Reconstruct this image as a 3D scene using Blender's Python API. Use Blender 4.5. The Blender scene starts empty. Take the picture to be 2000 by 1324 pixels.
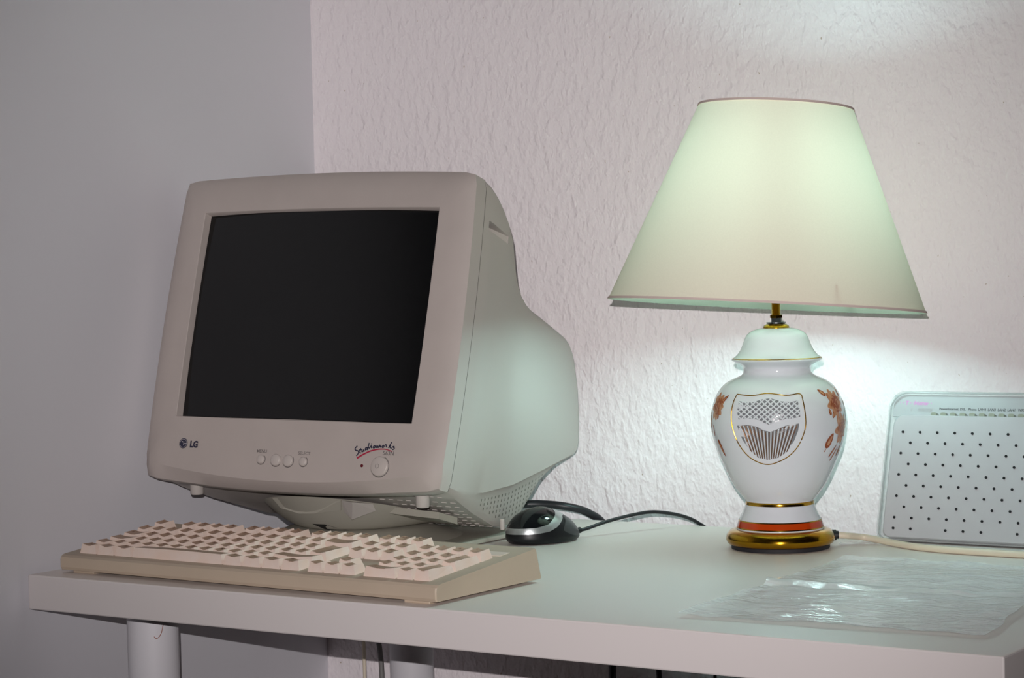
import bpy, bmesh, math, random
from mathutils import Vector, Matrix, noise
random.seed(7)
sc = bpy.context.scene
COL = sc.collection
PI = math.pi

# ------------------------------------------------------------------ camera
CAM = Vector((1.59665439, -1.50571162, 0.293265976))
RT = Vector((0.8284306379, 0.5595689053, -0.0241933532))
UPV = Vector((0.0005640913, 0.0423617559, 0.9991021787))
FW = Vector((-0.5600913853, 0.8277005025, -0.0347781285))
FPX = 4301.37
cd = bpy.data.cameras.new('camera'); cam = bpy.data.objects.new('camera', cd); COL.objects.link(cam)
M = Matrix.Identity(4)
for i in range(3):
    M[i][0] = RT[i]; M[i][1] = UPV[i]; M[i][2] = -FW[i]; M[i][3] = CAM[i]
cam.matrix_world = M
cd.sensor_width = 36.0; cd.lens = FPX / 2000 * 36.0; cd.clip_start = 0.05
sc.camera = cam

# ------------------------------------------------------------------ world, flash, exposure
w = bpy.data.worlds.new('room'); sc.world = w; w.use_nodes = True
w.node_tree.nodes['Background'].inputs[0].default_value = (1.0, 0.80, 0.68, 1)
w.node_tree.nodes['Background'].inputs[1].default_value = 0.008
FLASH_POWER = 116
fl = bpy.data.lights.new('camera_flash', 'SPOT'); fl.energy = FLASH_POWER; fl.shadow_soft_size = 0.0025
fl.color = (1.0, 0.94, 0.945); fl.spot_size = math.radians(45); fl.spot_blend = 1.0
flo = bpy.data.objects.new('camera_flash', fl); COL.objects.link(flo)
flo.location = CAM + Vector((0, 0, 0.062)) - Vector((0.83, 0.56, 0)) * 0.018
flo.matrix_world = Matrix.Translation(flo.location) @ Matrix.Rotation(math.radians(-1.3), 4, UPV) @ M.to_3x3().to_4x4()
BULB_STRENGTH = 98.0
vs = sc.view_settings
vs.view_transform = 'Standard'; vs.look = 'None'; vs.gamma = 1.0; vs.use_curve_mapping = False
vs.exposure = 0.0

# ------------------------------------------------------------------ materials
def srgb(r, g, b):
    f = lambda c: (c / 255 / 12.92) if c / 255 <= 0.04045 else ((c / 255 + 0.055) / 1.055) ** 2.4
    return (f(r), f(g), f(b), 1)

def mat(name, col, rough=0.5, metal=0.0, spec=0.5, var=0.0, vscale=40.0, bump=0.0, bscale=300.0, coat=0.0, vcol=None, detail=4.0):
    m = bpy.data.materials.new(name); m.use_nodes = True
    nt = m.node_tree; b = nt.nodes['Principled BSDF']
    b.inputs['Base Color'].default_value = col
    b.inputs['Roughness'].default_value = rough
    b.inputs['Metallic'].default_value = metal
    b.inputs['Specular IOR Level'].default_value = spec
    b.inputs['Coat Weight'].default_value = coat
    b.inputs['Coat Roughness'].default_value = 0.05
    if var or bump:
        tc = nt.nodes.new('ShaderNodeTexCoord')
    if var:
        n = nt.nodes.new('ShaderNodeTexNoise'); n.inputs['Scale'].default_value = vscale; n.inputs['Detail'].default_value = detail
        nt.links.new(tc.outputs['Object'], n.inputs['Vector'])
        r = nt.nodes.new('ShaderNodeValToRGB')
        r.color_ramp.elements[0].position = 0.3; r.color_ramp.elements[1].position = 0.7
        v = vcol or tuple(c * (1 - var) for c in col[:3]) + (1,)
        r.color_ramp.elements[0].color = v; r.color_ramp.elements[1].color = col
        nt.links.new(n.outputs['Fac'], r.inputs['Fac']); nt.links.new(r.outputs['Color'], b.inputs['Base Color'])
    if bump:
        n2 = nt.nodes.new('ShaderNodeTexNoise'); n2.inputs['Scale'].default_value = bscale; n2.inputs['Detail'].default_value = 3
        nt.links.new(tc.outputs['Object'], n2.inputs['Vector'])
        bp = nt.nodes.new('ShaderNodeBump'); bp.inputs['Strength'].default_value = bump; bp.inputs['Distance'].default_value = 0.001
        nt.links.new(n2.outputs['Fac'], bp.inputs['Height']); nt.links.new(bp.outputs['Normal'], b.inputs['Normal'])
    return m

MT = {}
MT['wall_smooth'] = mat('smooth_wall_paint', srgb(230, 229, 234), 0.9, spec=0.1, var=0.02, vscale=3, bump=0.08, bscale=220)
# rough woodchip / roller plaster wall
def plaster():
    m = mat('rough_plaster', srgb(243, 236, 238), 0.85, spec=0.15)
    nt = m.node_tree; b = nt.nodes['Principled BSDF']
    tc = nt.nodes.new('ShaderNodeTexCoord')
    mp = nt.nodes.new('ShaderNodeMapping'); mp.inputs['Scale'].default_value = (1.0, 1.0, 0.62)
    mp.inputs['Rotation'].default_value = (0, 0.35, 0)
    nt.links.new(tc.outputs['Object'], mp.inputs['Vector'])
    def noi(sc_, det, rough, dist=0.0):
        n = nt.nodes.new('ShaderNodeTexNoise'); n.inputs['Scale'].default_value = sc_; n.inputs['Detail'].default_value = det
        n.inputs['Roughness'].default_value = rough; n.inputs['Distortion'].default_value = dist
        nt.links.new(mp.outputs['Vector'], n.inputs['Vector']); return n
    n1 = noi(100, 2, 0.5, 0.15); n2 = noi(210, 2, 0.5, 0.2)
    r1 = nt.nodes.new('ShaderNodeValToRGB'); r1.color_ramp.elements[0].position = 0.40; r1.color_ramp.elements[1].position = 0.70
    nt.links.new(n1.outputs['Fac'], r1.inputs['Fac'])
    r2 = nt.nodes.new('ShaderNodeValToRGB'); r2.color_ramp.elements[0].position = 0.45; r2.color_ramp.elements[1].position = 0.72
    nt.links.new(n2.outputs['Fac'], r2.inputs['Fac'])
    mx = nt.nodes.new('ShaderNodeMath'); mx.operation = 'MULTIPLY_ADD'; mx.inputs[1].default_value = 0.35
    nt.links.new(r2.outputs['Color'], mx.inputs[0]); nt.links.new(r1.outputs['Color'], mx.inputs[2])
    bp = nt.nodes.new('ShaderNodeBump'); bp.inputs['Strength'].default_value = 0.7; bp.inputs['Distance'].default_value = 0.0018
    nt.links.new(mx.outputs['Value'], bp.inputs['Height']); nt.links.new(bp.outputs['Normal'], b.inputs['Normal'])
    # sparse dirty specks
    sp = noi(260, 1, 0.4)
    rs = nt.nodes.new('ShaderNodeValToRGB'); rs.color_ramp.elements[0].position = 0.80; rs.color_ramp.elements[1].position = 0.825
    rs.color_ramp.elements[0].color = srgb(243, 236, 238); rs.color_ramp.elements[1].color = srgb(196, 180, 168)
    nt.links.new(sp.outputs['Fac'], rs.inputs['Fac']); nt.links.new(rs.outputs['Color'], b.inputs['Base Color'])
    return m
MT['wall_rough'] = plaster()
MT['floor'] = mat('brown_floor', srgb(96, 56, 32), 0.5, var=0.3, vscale=8)
MT['desk'] = mat('white_laminate', srgb(240, 231, 225), 0.40, spec=0.45, bump=0.015, bscale=900)
MT['edge'] = mat('white_edge_band', srgb(219, 212, 210), 0.5, spec=0.3, bump=0.02, bscale=900)
MT['leg'] = mat('white_leg_paint', srgb(222, 220, 224), 0.45, spec=0.4)
MT['monitor'] = mat('aged_monitor_plastic', srgb(184, 174, 168), 0.55, spec=0.35, bump=0.05, bscale=1500, var=0.05, vscale=25)
MT['housing'] = mat('monitor_housing_plastic', srgb(187, 180, 174), 0.55, spec=0.3, bump=0.05, bscale=1500)
MT['stand'] = mat('stand_plastic', srgb(168, 164, 152), 0.5, spec=0.35)
MT['slit'] = mat('shadowed_slit', srgb(120, 118, 108), 0.6)
MT['seam'] = mat('dark_seam', srgb(92, 90, 82), 0.7)
MT['dark'] = mat('dark_opening', srgb(22, 20, 18), 0.8)
MT['button'] = mat('grey_button_plastic', srgb(190, 181, 175), 0.4)
MT['ink'] = mat('dark_print', srgb(42, 40, 62), 0.6)
MT['inkred'] = mat('red_print', srgb(165, 25, 60), 0.6)
MT['inkgrey'] = mat('grey_print', srgb(110, 104, 102), 0.6)
MT['inkdark'] = mat('charcoal_print', srgb(84, 82, 84), 0.6)
MT['inkpale'] = mat('pale_print', srgb(178, 172, 176), 0.6)
MT['led'] = mat('red_led_off', srgb(95, 20, 30), 0.2)
MT['screen'] = mat('dark_screen_glass', (0.0025, 0.0026, 0.003, 1), 0.06, spec=0.5)
MT['kbcase'] = mat('yellowed_keyboard_case', srgb(193, 176, 156), 0.5, spec=0.3, var=0.08, vscale=14, bump=0.04, bscale=1400)
MT['key'] = mat('cream_key_plastic', srgb(230, 213, 202), 0.5, spec=0.3, var=0.04, vscale=60, vcol=srgb(228, 204, 188), bump=0.03, bscale=1200)
MT['keytop'] = mat('brown_key_top', srgb(196, 166, 144), 0.45, spec=0.3, var=0.14, vscale=70, vcol=srgb(170, 134, 110))  # key tops browner and darker than the key sides
MT['legend'] = mat('key_legend_print', srgb(95, 50, 36), 0.7)
MT['blue'] = mat('blue_legend_print', srgb(96, 128, 200), 0.6)
MT['mblack'] = mat('gloss_black_plastic', (0.006, 0.007, 0.008, 1), 0.09, spec=0.5)
MT['mdark'] = mat('satin_black_plastic', (0.006, 0.0065, 0.008, 1), 0.38, spec=0.35)
MT['mgrey'] = mat('dark_grey_button', (0.03, 0.031, 0.033, 1), 0.35)
MT['silver'] = mat('silver_plastic', srgb(185, 190, 190), 0.3, metal=0.75)
MT['cable'] = mat('black_cable', (0.012, 0.013, 0.016, 1), 0.4)
MT['greycable'] = mat('grey_cable', srgb(120, 118, 116), 0.5)
MT['cord'] = mat('ivory_cord', srgb(226, 214, 192), 0.45)
MT['porcelain'] = mat('white_porcelain', srgb(222, 225, 230), 0.07, spec=0.55)
MT['gold'] = mat('gold_lustre', srgb(196, 150, 52), 0.15, metal=1.0)
MT['brass'] = mat('polished_brass', srgb(190, 142, 34), 0.16, metal=1.0, var=0.25, vscale=30)
MT['orange'] = mat('orange_glaze', srgb(186, 62, 14), 0.12)
MT['steel'] = mat('zinc_steel', srgb(150, 152, 156), 0.3, metal=1.0)
MT['blackfelt'] = mat('black_base_ring', (0.012, 0.011, 0.016, 1), 0.7)
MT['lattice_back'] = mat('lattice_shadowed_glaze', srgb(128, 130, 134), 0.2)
MT['bronze'] = mat('bronze_lustre', srgb(150, 98, 48), 0.25, metal=0.8)
MT['rose'] = mat('rose_glaze_rust', srgb(164, 78, 34), 0.2, var=0.35, vscale=220)
MT['rose2'] = mat('rose_glaze_pale', srgb(204, 152, 112), 0.2, var=0.25, vscale=260, vcol=srgb(176, 104, 62))
MT['router'] = mat('router_white', srgb(192, 191, 195), 0.45, spec=0.35, var=0.03, vscale=60)
MT['hole'] = mat('vent_hole_black', (0.004, 0.004, 0.006, 1), 0.8)
MT['rled'] = mat('router_led_window', srgb(150, 152, 138), 0.35)
MT['magenta'] = mat('magenta_print', srgb(205, 140, 192), 0.6)

def mix_clear(name, tcol, fac_transparent, white, rough=0.05, bump=0.0):
    m = bpy.data.materials.new(name); m.use_nodes = True; nt = m.node_tree; nt.nodes.clear()
    out = nt.nodes.new('ShaderNodeOutputMaterial')
    tr = nt.nodes.new('ShaderNodeBsdfTransparent'); tr.inputs['Color'].default_value = tcol
    pr = nt.nodes.new('ShaderNodeBsdfPrincipled'); pr.inputs['Base Color'].default_value = white
    pr.inputs['Roughness'].default_value = rough; pr.inputs['Specular IOR Level'].default_value = 0.8
    mx = nt.nodes.new('ShaderNodeMixShader'); mx.inputs['Fac'].default_value = 1 - fac_transparent
    nt.links.new(tr.outputs[0], mx.inputs[1]); nt.links.new(pr.outputs[0], mx.inputs[2]); nt.links.new(mx.outputs[0], out.inputs[0])
    if bump:
        tc = nt.nodes.new('ShaderNodeTexCoord'); n = nt.nodes.new('ShaderNodeTexNoise'); n.inputs['Scale'].default_value = 60
        n.inputs['Detail'].default_value = 5; n.inputs['Distortion'].default_value = 1.2
        mp = nt.nodes.new('ShaderNodeMapping'); mp.inputs['Scale'].default_value = (0.35, 1.3, 1)
        nt.links.new(tc.outputs['Object'], mp.inputs['Vector']); nt.links.new(mp.outputs['Vector'], n.inputs['Vector'])
        bp = nt.nodes.new('ShaderNodeBump'); bp.inputs['Strength'].default_value = bump; bp.inputs['Distance'].default_value = 0.004
        nt.links.new(n.outputs['Fac'], bp.inputs['Height']); nt.links.new(bp.outputs['Normal'], pr.inputs['Normal'])
    return m
MT['film'] = mix_clear('clear_plastic_film', (0.98, 0.98, 0.98, 1), 0.45, srgb(252, 252, 254), 0.08, 0.7)
MT['acrylic'] = mix_clear('clear_acrylic', (0.96, 0.97, 0.97, 1), 0.86, srgb(215, 222, 222), 0.05)
MT['acrylic_edge'] = mix_clear('clear_acrylic_edge', (0.75, 0.76, 0.76, 1), 0.5, srgb(215, 218, 218), 0.08)

def shade_mat():
    m = bpy.data.materials.new('cream_shade_fabric'); m.use_nodes = True; nt = m.node_tree; nt.nodes.clear()
    out = nt.nodes.new('ShaderNodeOutputMaterial')
    d = nt.nodes.new('ShaderNodeBsdfDiffuse'); t = nt.nodes.new('ShaderNodeBsdfTranslucent')
    tc = nt.nodes.new('ShaderNodeTexCoord'); n = nt.nodes.new('ShaderNodeTexNoise'); n.inputs['Scale'].default_value = 700
    nt.links.new(tc.outputs['Object'], n.inputs['Vector'])
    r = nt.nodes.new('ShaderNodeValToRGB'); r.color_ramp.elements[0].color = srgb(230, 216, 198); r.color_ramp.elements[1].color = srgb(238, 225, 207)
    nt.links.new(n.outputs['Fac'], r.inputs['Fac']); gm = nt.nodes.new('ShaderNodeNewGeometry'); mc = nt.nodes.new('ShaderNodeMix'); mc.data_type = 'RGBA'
    nt.links.new(gm.outputs['Backfacing'], mc.inputs[0]); nt.links.new(r.outputs['Color'], mc.inputs[6]); mc.inputs[7].default_value = srgb(118, 114, 102)  # inner face darkened in colour to stand for its unlit look
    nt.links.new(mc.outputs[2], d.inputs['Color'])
    t.inputs['Color'].default_value = srgb(250, 236, 208)
    mx = nt.nodes.new('ShaderNodeMixShader'); mx.inputs['Fac'].default_value = 0.064
    nt.links.new(d.outputs[0], mx.inputs[1]); nt.links.new(t.outputs[0], mx.inputs[2]); nt.links.new(mx.outputs[0], out.inputs[0])
    return m
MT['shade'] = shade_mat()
MT['trim'] = mat('shade_trim_tape', srgb(224, 204, 196), 0.8)
def emit(name, col, s):
    m = bpy.data.materials.new(name); m.use_nodes = True; nt = m.node_tree; nt.nodes.clear()
    o = nt.nodes.new('ShaderNodeOutputMaterial'); e = nt.nodes.new('ShaderNodeEmission')
    e.inputs[0].default_value = col; e.inputs[1].default_value = s; nt.links.new(e.outputs[0], o.inputs[0]); return m
MT['bulb'] = emit('fluorescent_tube_glow', (0.62, 1.0, 0.99, 1), BULB_STRENGTH)

# ------------------------------------------------------------------ helpers
WO = {}     # world origin of unrotated parents
def finish(me, mat_, smooth):
    if mat_: me.materials.append(MT[mat_])
    if smooth is not None:
        me.polygons.foreach_set('use_smooth', [True] * len(me.polygons))
        if smooth < 180: me.set_sharp_from_angle(angle=math.radians(smooth))
    me.update()
def mesh(name, V, F, mat_, smooth=30, fix=True):
    me = bpy.data.meshes.new(name)
    me.from_pydata([tuple(v) for v in V], [], F)
    if fix:
        bm = bmesh.new(); bm.from_mesh(me); bmesh.ops.recalc_face_normals(bm, faces=bm.faces); bm.to_mesh(me); bm.free()
    finish(me, mat_, smooth); return me
def link(name, me, parent=None, loc=(0, 0, 0), rot=None):
    o = bpy.data.objects.new(name, me); COL.objects.link(o)
    if parent is not None: o.parent = parent
    o.location = loc
    if rot: o.rotation_euler = rot
    return o
def wobj(name, V, F, mat_, parent=None, smooth=30, fix=True):
    """mesh given in world coordinates, origin at its centre"""
    V = [Vector(v) for v in V]
    mn = Vector([min(v[i] for v in V) for i in range(3)]); mxx = Vector([max(v[i] for v in V) for i in range(3)])
    c = Vector(((mn.x + mxx.x) / 2, (mn.y + mxx.y) / 2, mn.z))
    me = mesh(name, [v - c for v in V], F, mat_, smooth, fix)
    p = WO.get(parent, Vector((0, 0, 0)))
    o = link(name, me, parent, c - p); WO[o] = c
    return o
def empty(name, loc, rz=0.0):
    o = bpy.data.objects.new(name, None); COL.objects.link(o); o.location = loc; o.rotation_euler = (0, 0, rz)
    o.empty_display_size = 0.03; WO[o] = Vector(loc); return o
def tag(o, label, cat, group=None):
    o['label'] = label; o['category'] = cat
    if group: o['group'] = group
    return o
def lab(o, label): o['label'] = label; return o
def box_vf(x0, x1, y0, y1, z0, z1, bev=0.0, seg=2):
    bm = bmesh.new(); bmesh.ops.create_cube(bm, size=1)
    for v in bm.verts:
        v.co = Vector(((x0 + x1) / 2 + v.co.x * (x1 - x0), (y0 + y1) / 2 + v.co.y * (y1 - y0), (z0 + z1) / 2 + v.co.z * (z1 - z0)))
    if bev: bmesh.ops.bevel(bm, geom=list(bm.edges), offset=bev, segments=seg, affect='EDGES', profile=0.5)
    bm.verts.index_update()
    V = [v.co.copy() for v in bm.verts]; F = [[v.index for v in f.verts] for f in bm.faces]; bm.free(); return V, F
def lathe_vf(prof, n=48, c=(0, 0, 0), cap0=True, cap1=True):
    V = []; F = []; c = Vector(c)
    for r, z in prof:
        for i in range(n):
            a = 2 * PI * i / n; V.append(c + Vector((r * math.cos(a), r * math.sin(a), z)))
    for j in range(len(prof) - 1):
        for i in range(n):
            k = (i + 1) % n; F.append([j * n + i, j * n + k, (j + 1) * n + k, (j + 1) * n + i])
    if cap0: F.append(list(range(n))[::-1])
    if cap1: F.append([(len(prof) - 1) * n + i for i in range(n)])
    return V, F
def catmull(P, n=8):
    P = [Vector(p) for p in P]; Q = [2 * P[0] - P[1]] + P + [2 * P[-1] - P[-2]]; out = []
    for i in range(1, len(Q) - 2):
        for k in range(n):
            t = k / n; a, b, c, d = Q[i - 1], Q[i], Q[i + 1], Q[i + 2]
            out.append(0.5 * ((2 * b) + (c - a) * t + (2 * a - 5 * b + 4 * c - d) * t * t + (3 * b - a - 3 * c + d) * t ** 3))
    out.append(P[-1]); return out
def tube_vf(path, r, n=8, closed=False):
    path = [Vector(p) for p in path]; V = []; F = []; m = len(path)
    for i, p in enumerate(path):
        if closed: t = path[(i + 1) % m] - path[i - 1]
        else: t = path[min(i + 1, m - 1)] - path[max(i - 1, 0)]
        t.normalize()
        a = Vector((0, 0, 1)) if abs(t.z) < 0.9 else Vector((1, 0, 0))
        s = t.cross(a).normalized(); u = s.cross(t).normalized()
        rr = r(i / (m - 1)) if callable(r) else r
        for k in range(n):
            an = 2 * PI * k / n; V.append(p + (s * math.cos(an) + u * math.sin(an)) * rr)
    for i in range(m if closed else m - 1):
        for k in range(n):
            k2 = (k + 1) % n; i2 = (i + 1) % m
            F.append([i * n + k, i * n + k2, i2 * n + k2, i2 * n + k])
    if not closed: F.append(list(range(n))[::-1]); F.append([(m - 1) * n + k for k in range(n)])
    return V, F
def merge(parts):
    V = []; F = []
    for v, f in parts:
        o = len(V); V += list(v); F += [[i + o for i in q] for q in f]
    return V, F
def interp(tab, x):
    if x <= tab[0][0]: return tab[0][1]
    for (a, b), (c, d) in zip(tab, tab[1:]):
        if x <= c: return b + (d - b) * (x - a) / (c - a)
    return tab[-1][1]
def text_vf(s, size, shear=0.0, align='CENTER', xs=1.0, offset=0.0, res=3):
    cu = bpy.data.curves.new('t', 'FONT'); cu.body = s; cu.size = size; cu.align_x = align; cu.align_y = 'CENTER'
    cu.resolution_u = res; cu.shear = shear; cu.offset = offset
    o = bpy.data.objects.new('t', cu); me = bpy.data.meshes.new_from_object(o)
    V = [Vector((v.co.x * xs, v.co.y, 0)) for v in me.vertices]; F = [list(p.vertices) for p in me.polygons]
    bpy.data.objects.remove(o); bpy.data.curves.remove(cu); bpy.data.meshes.remove(me); return V, F
def ribbon_vf(pts, wd, n=6):
    """flat 2D stroke"""
    pts = catmull([(x, y, 0) for x, y in pts], n) if len(pts) > 2 else [Vector((x, y, 0)) for x, y in pts]
    V = []; F = []; m = len(pts)
    for i, p in enumerate(pts):
        t = pts[min(i + 1, m - 1)] - pts[max(i - 1, 0)]; t.normalize(); nn = Vector((-t.y, t.x, 0))
        ww = wd(i / (m - 1)) if callable(wd) else wd
        V += [p + nn * ww / 2, p - nn * ww / 2]
    for i in range(m - 1): F.append([2 * i, 2 * i + 1, 2 * i + 3, 2 * i + 2])
    return V, F
def disc_vf(r, n=20, cx=0, cy=0, r0=0.0):
    if r0:
        V = []; F = []
        for i in range(n):
            a = 2 * PI * i / n; V += [Vector((cx + r * math.cos(a), cy + r * math.sin(a), 0)), Vector((cx + r0 * math.cos(a), cy + r0 * math.sin(a), 0))]
        for i in range(n):
            k = (i + 1) % n; F.append([2 * i, 2 * k, 2 * k + 1, 2 * i + 1])
        return V, F
    return [Vector((cx + r * math.cos(2 * PI * i / n), cy + r * math.sin(2 * PI * i / n), 0)) for i in range(n)], [list(range(n))]

# ------------------------------------------------------------------ the room
RA = 0.161191593; COR = Vector((-0.10347595, 0.58717457, 0))
FZ = -0.734
dl = Vector((-math.sin(RA), math.cos(RA), 0))     # along the left wall, towards the corner
db = Vector((math.cos(RA), math.sin(RA), 0))      # along the back wall, away from the corner
def wall(name, a, b, nrm, z0, z1, m):
    t = nrm * -0.12
    V = [a + Vector((0, 0, z0)), b + Vector((0, 0, z0)), b + Vector((0, 0, z1)), a + Vector((0, 0, z1))]
    V += [v + t for v in V]
    F = [[0, 1, 2, 3], [4, 5, 6, 7], [0, 1, 5, 4], [1, 2, 6, 5], [2, 3, 7, 6], [3, 0, 4, 7]]
    o = wobj(name, V, F, m, None, None); o['kind'] = 'structure'; return o
nl = db.copy(); nb = -dl
o = wall('wall_left', COR - dl * 2.6, COR, nl, FZ, 1.75, 'wall_smooth'); lab(o, 'smooth grey white painted wall left of the corner')
o = wall('wall_back', COR - db * 0.12, COR + db * 2.8, nb, FZ, 1.75, 'wall_rough'); lab(o, 'white rough plastered wall behind the desk')
V = [COR, COR + db * 2.8, COR + db * 2.8 - dl * 2.6, COR - dl * 2.6]
V = [v + Vector((0, 0, FZ)) for v in V]; V += [v + Vector((0, 0, -0.08)) for v in V]
o = wobj('floor', V, [[0, 1, 2, 3], [4, 5, 6, 7], [0, 1, 5, 4], [1, 2, 6, 5], [2, 3, 7, 6], [3, 0, 4, 7]], 'floor', None, None)
o['kind'] = 'structure'; lab(o, 'brown floor under the desk')

V = [v + Vector((0, 0, 1.75 - FZ + .08)) for v in V]
o = wobj('ceiling', V, [[0, 1, 2, 3], [4, 5, 6, 7], [0, 1, 5, 4], [1, 2, 6, 5], [2, 3, 7, 6], [3, 0, 4, 7]], 'wall_smooth', None, None)
o['kind'] = 'structure'; lab(o, 'white ceiling above the desk')

# ------------------------------------------------------------------ desk 100 x 60 cm
DT = 0.0339
desk = tag(empty('desk', (0.5, 0.3, FZ)), 'white laminate desk with round white legs, pushed into the room corner', 'desk')
V, F = box_vf(0, 1.0, 0.0, 0.6, -DT, 0, 0.0014, 2)
o = wobj('desktop', V, F, 'desk', desk, None)
o.data.materials.append(MT['edge'])
for p in o.data.polygons:
    if abs(p.normal.z) < 0.5: p.material_index = 1
lab(o, 'white desk top with pale pinkish edge band')
for (x, y) in ((0.075, 0.094), (0.075, 0.52), (0.925, 0.094), (0.925, 0.52)):
    V, F = lathe_vf([(0.0235, FZ), (0.0245, FZ + 0.004), (0.0255, -DT - 0.012), (0.0255, -DT - 0.0045)], 32, (x, y, 0))
    lg = wobj('leg', V, F, 'leg', desk, 40)
    V, F = lathe_vf([(0.043, -DT - 0.0045), (0.044, -DT - 0.003), (0.044, -DT)], 24, (x, y, 0))
    wobj('mounting_plate', V, F, 'steel', lg, 40)

# ------------------------------------------------------------------ CRT monitor
YAW, TILT = 0.0762084, 0.26328173
MO = Vector((0.15213278, 0.24833609, 0.24473968))
m_r = Vector((math.cos(YAW), math.sin(YAW), 0)); bkh = Vector((-math.sin(YAW), math.cos(YAW), 0))
m_u = Vector((0, 0, 1)) * math.cos(TILT) + bkh * math.sin(TILT); m_b = bkh * math.cos(TILT) - Vector((0, 0, 1)) * math.sin(TILT)
ROLL = -0.0125
m_r2 = m_r * math.cos(ROLL) + m_u * math.sin(ROLL); m_u = m_u * math.cos(ROLL) - m_r * math.sin(ROLL); m_r = m_r2
MO = MO + m_r * 0.0045
def ML(x, y, z): return MO + m_r * x + m_b * y + m_u * z
def mloc(VF): return [ML(*v) for v in VF[0]], VF[1]
PLC = Vector((0.153, 0.33, 0))
mon = tag(empty('crt_monitor', PLC), 'bulky beige tube monitor with dark screen, tilted back on its swivel foot', 'monitor')

# bezel: rings from inner lip to outer rim
NS = 26
def side_pts(kind):
    out = []
    for side in range(4):            # bottom, right, top, left
        for i in range(NS):
            s = i / NS; q = 4 * s * (1 - s)
            if kind == 'out':
                bl, br, tr, tl = (-0.1825, -0.1752), (0.1825, -0.1752), (0.1815, 0.1470), (-0.1815, 0.1470)
                bow = [(0, -0.0085), (0.0045, 0), (0, 0.0050), (-0.0045, 0)][side]
            else:
                bl, br, tr, tl = (-0.1465, -0.1108), (0.1465, -0.1108), (0.1470, 0.1098), (-0.1470, 0.1098)
                bow = [(0, -0.0005), (0.0012, 0), (0, 0.0020), (-0.0012, 0)][side]
            a, b = [(bl, br), (br, tr), (tr, tl), (tl, bl)][side]
            x = a[0] + (b[0] - a[0]) * s + bow[0] * q; z = a[1] + (b[1] - a[1]) * s + bow[1] * q
            if kind == 'out':        # soften the outer corners
                e = min(s, 1 - s)
                if e < 0.02:
                    k = (0.02 - e) / 0.02 * 0.0020; x -= math.copysign(k, x); z -= math.copysign(k, z)
            out.append((x, z, side, s))
    return out
po, pi_ = side_pts('out'), side_pts('in')
rings = []
def ring(fn): rings.append([fn(a, b) for a, b in zip(pi_, po)])
def lerp(a, b, t): return a + (b - a) * t
def tc_of(b): return 0.76 + (0.11 * 4 * b[3] * (1 - b[3]) if b[2] == 0 else 0)
def wb_of(b): return min(1, max(0, (-b[1] - 0.152) / 0.022))
ring(lambda a, b: (a[0] * 0.986, 0.0040, a[1] * 0.986))
ring(lambda a, b: (a[0] * 0.9960, -0.0046, a[1] * 0.9960))
ring(lambda a, b: (a[0], -0.0052, a[1]))
ring(lambda a, b: (lerp(a[0], b[0], .4), lerp(-0.0046, -0.0050, wb_of(b)), lerp(a[1], b[1], .4)))
def cr(a, b):
    t = tc_of(b); return (lerp(a[0], b[0], t), lerp(-0.0024, -0.0046, wb_of(b)), lerp(a[1], b[1], t))
ring(cr)
def r5(a, b):
    t = lerp(tc_of(b), 1, .93); return (lerp(a[0], b[0], t), lerp(0.0020, 0.0050, wb_of(b)), lerp(a[1], b[1], t))
ring(r5)
ring(lambda a, b: (b[0], lerp(0.0025, 0.0080, wb_of(b)), b[1]))
ring(lambda a, b: (b[0] * 1.0005, 0.0215, b[1] * 0.998))
ring(lambda a, b: (b[0] * 0.97, 0.0215, b[1] * 0.96))
n4 = 4 * NS; V = []; F = []
for r_ in rings: V += [ML(*p) for p in r_]
for j in range(len(rings) - 1):
    for i in range(n4):
        k = (i + 1) % n4; F.append([j * n4 + i, j * n4 + k, (j + 1) * n4 + k, (j + 1) * n4 + i])
bez = wobj('bezel', V, F, 'monitor', mon, 33); bez.data.materials.append(MT['housing'])
for p in bez.data.polygons:
    if abs(p.normal.dot(m_b)) < .25 and p.area > 1e-6 and abs((MO + m_b * .0125 - (bez.location + WO[mon] + p.center)).dot(m_b)) < .006: p.material_index = 1
V = [ML(b[0] * .9975, y, b[1] * .9955) for y in (.0212, .0233) for b in po]
lab(wobj('case_seam', V, [[i, (i + 1) % n4, n4 + (i + 1) % n4, n4 + i] for i in range(n4)], 'seam', bez, 60), 'dark seam between front frame and back housing')
# screen glass, gently domed
V = []; F = []; NX, NZ = 24, 18
for j in range(NZ + 1):
    for i in range(NX + 1):
        x = lerp(-0.1445, 0.1445, i / NX); z = lerp(-0.109, 0.110, j / NZ)
        V.append(ML(x, 0.0040 - 0.0045 * (1 - (x / .1445) ** 2) - 0.0025 * (1 - (z / .11) ** 2), z))
for j in range(NZ):
    for i in range(NX): F.append([j * (NX + 1) + i, j * (NX + 1) + i + 1, (j + 1) * (NX + 1) + i + 1, (j + 1) * (NX + 1) + i])
lab(wobj('screen', V, F, 'screen', mon, 180), 'switched off dark screen glass')
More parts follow.
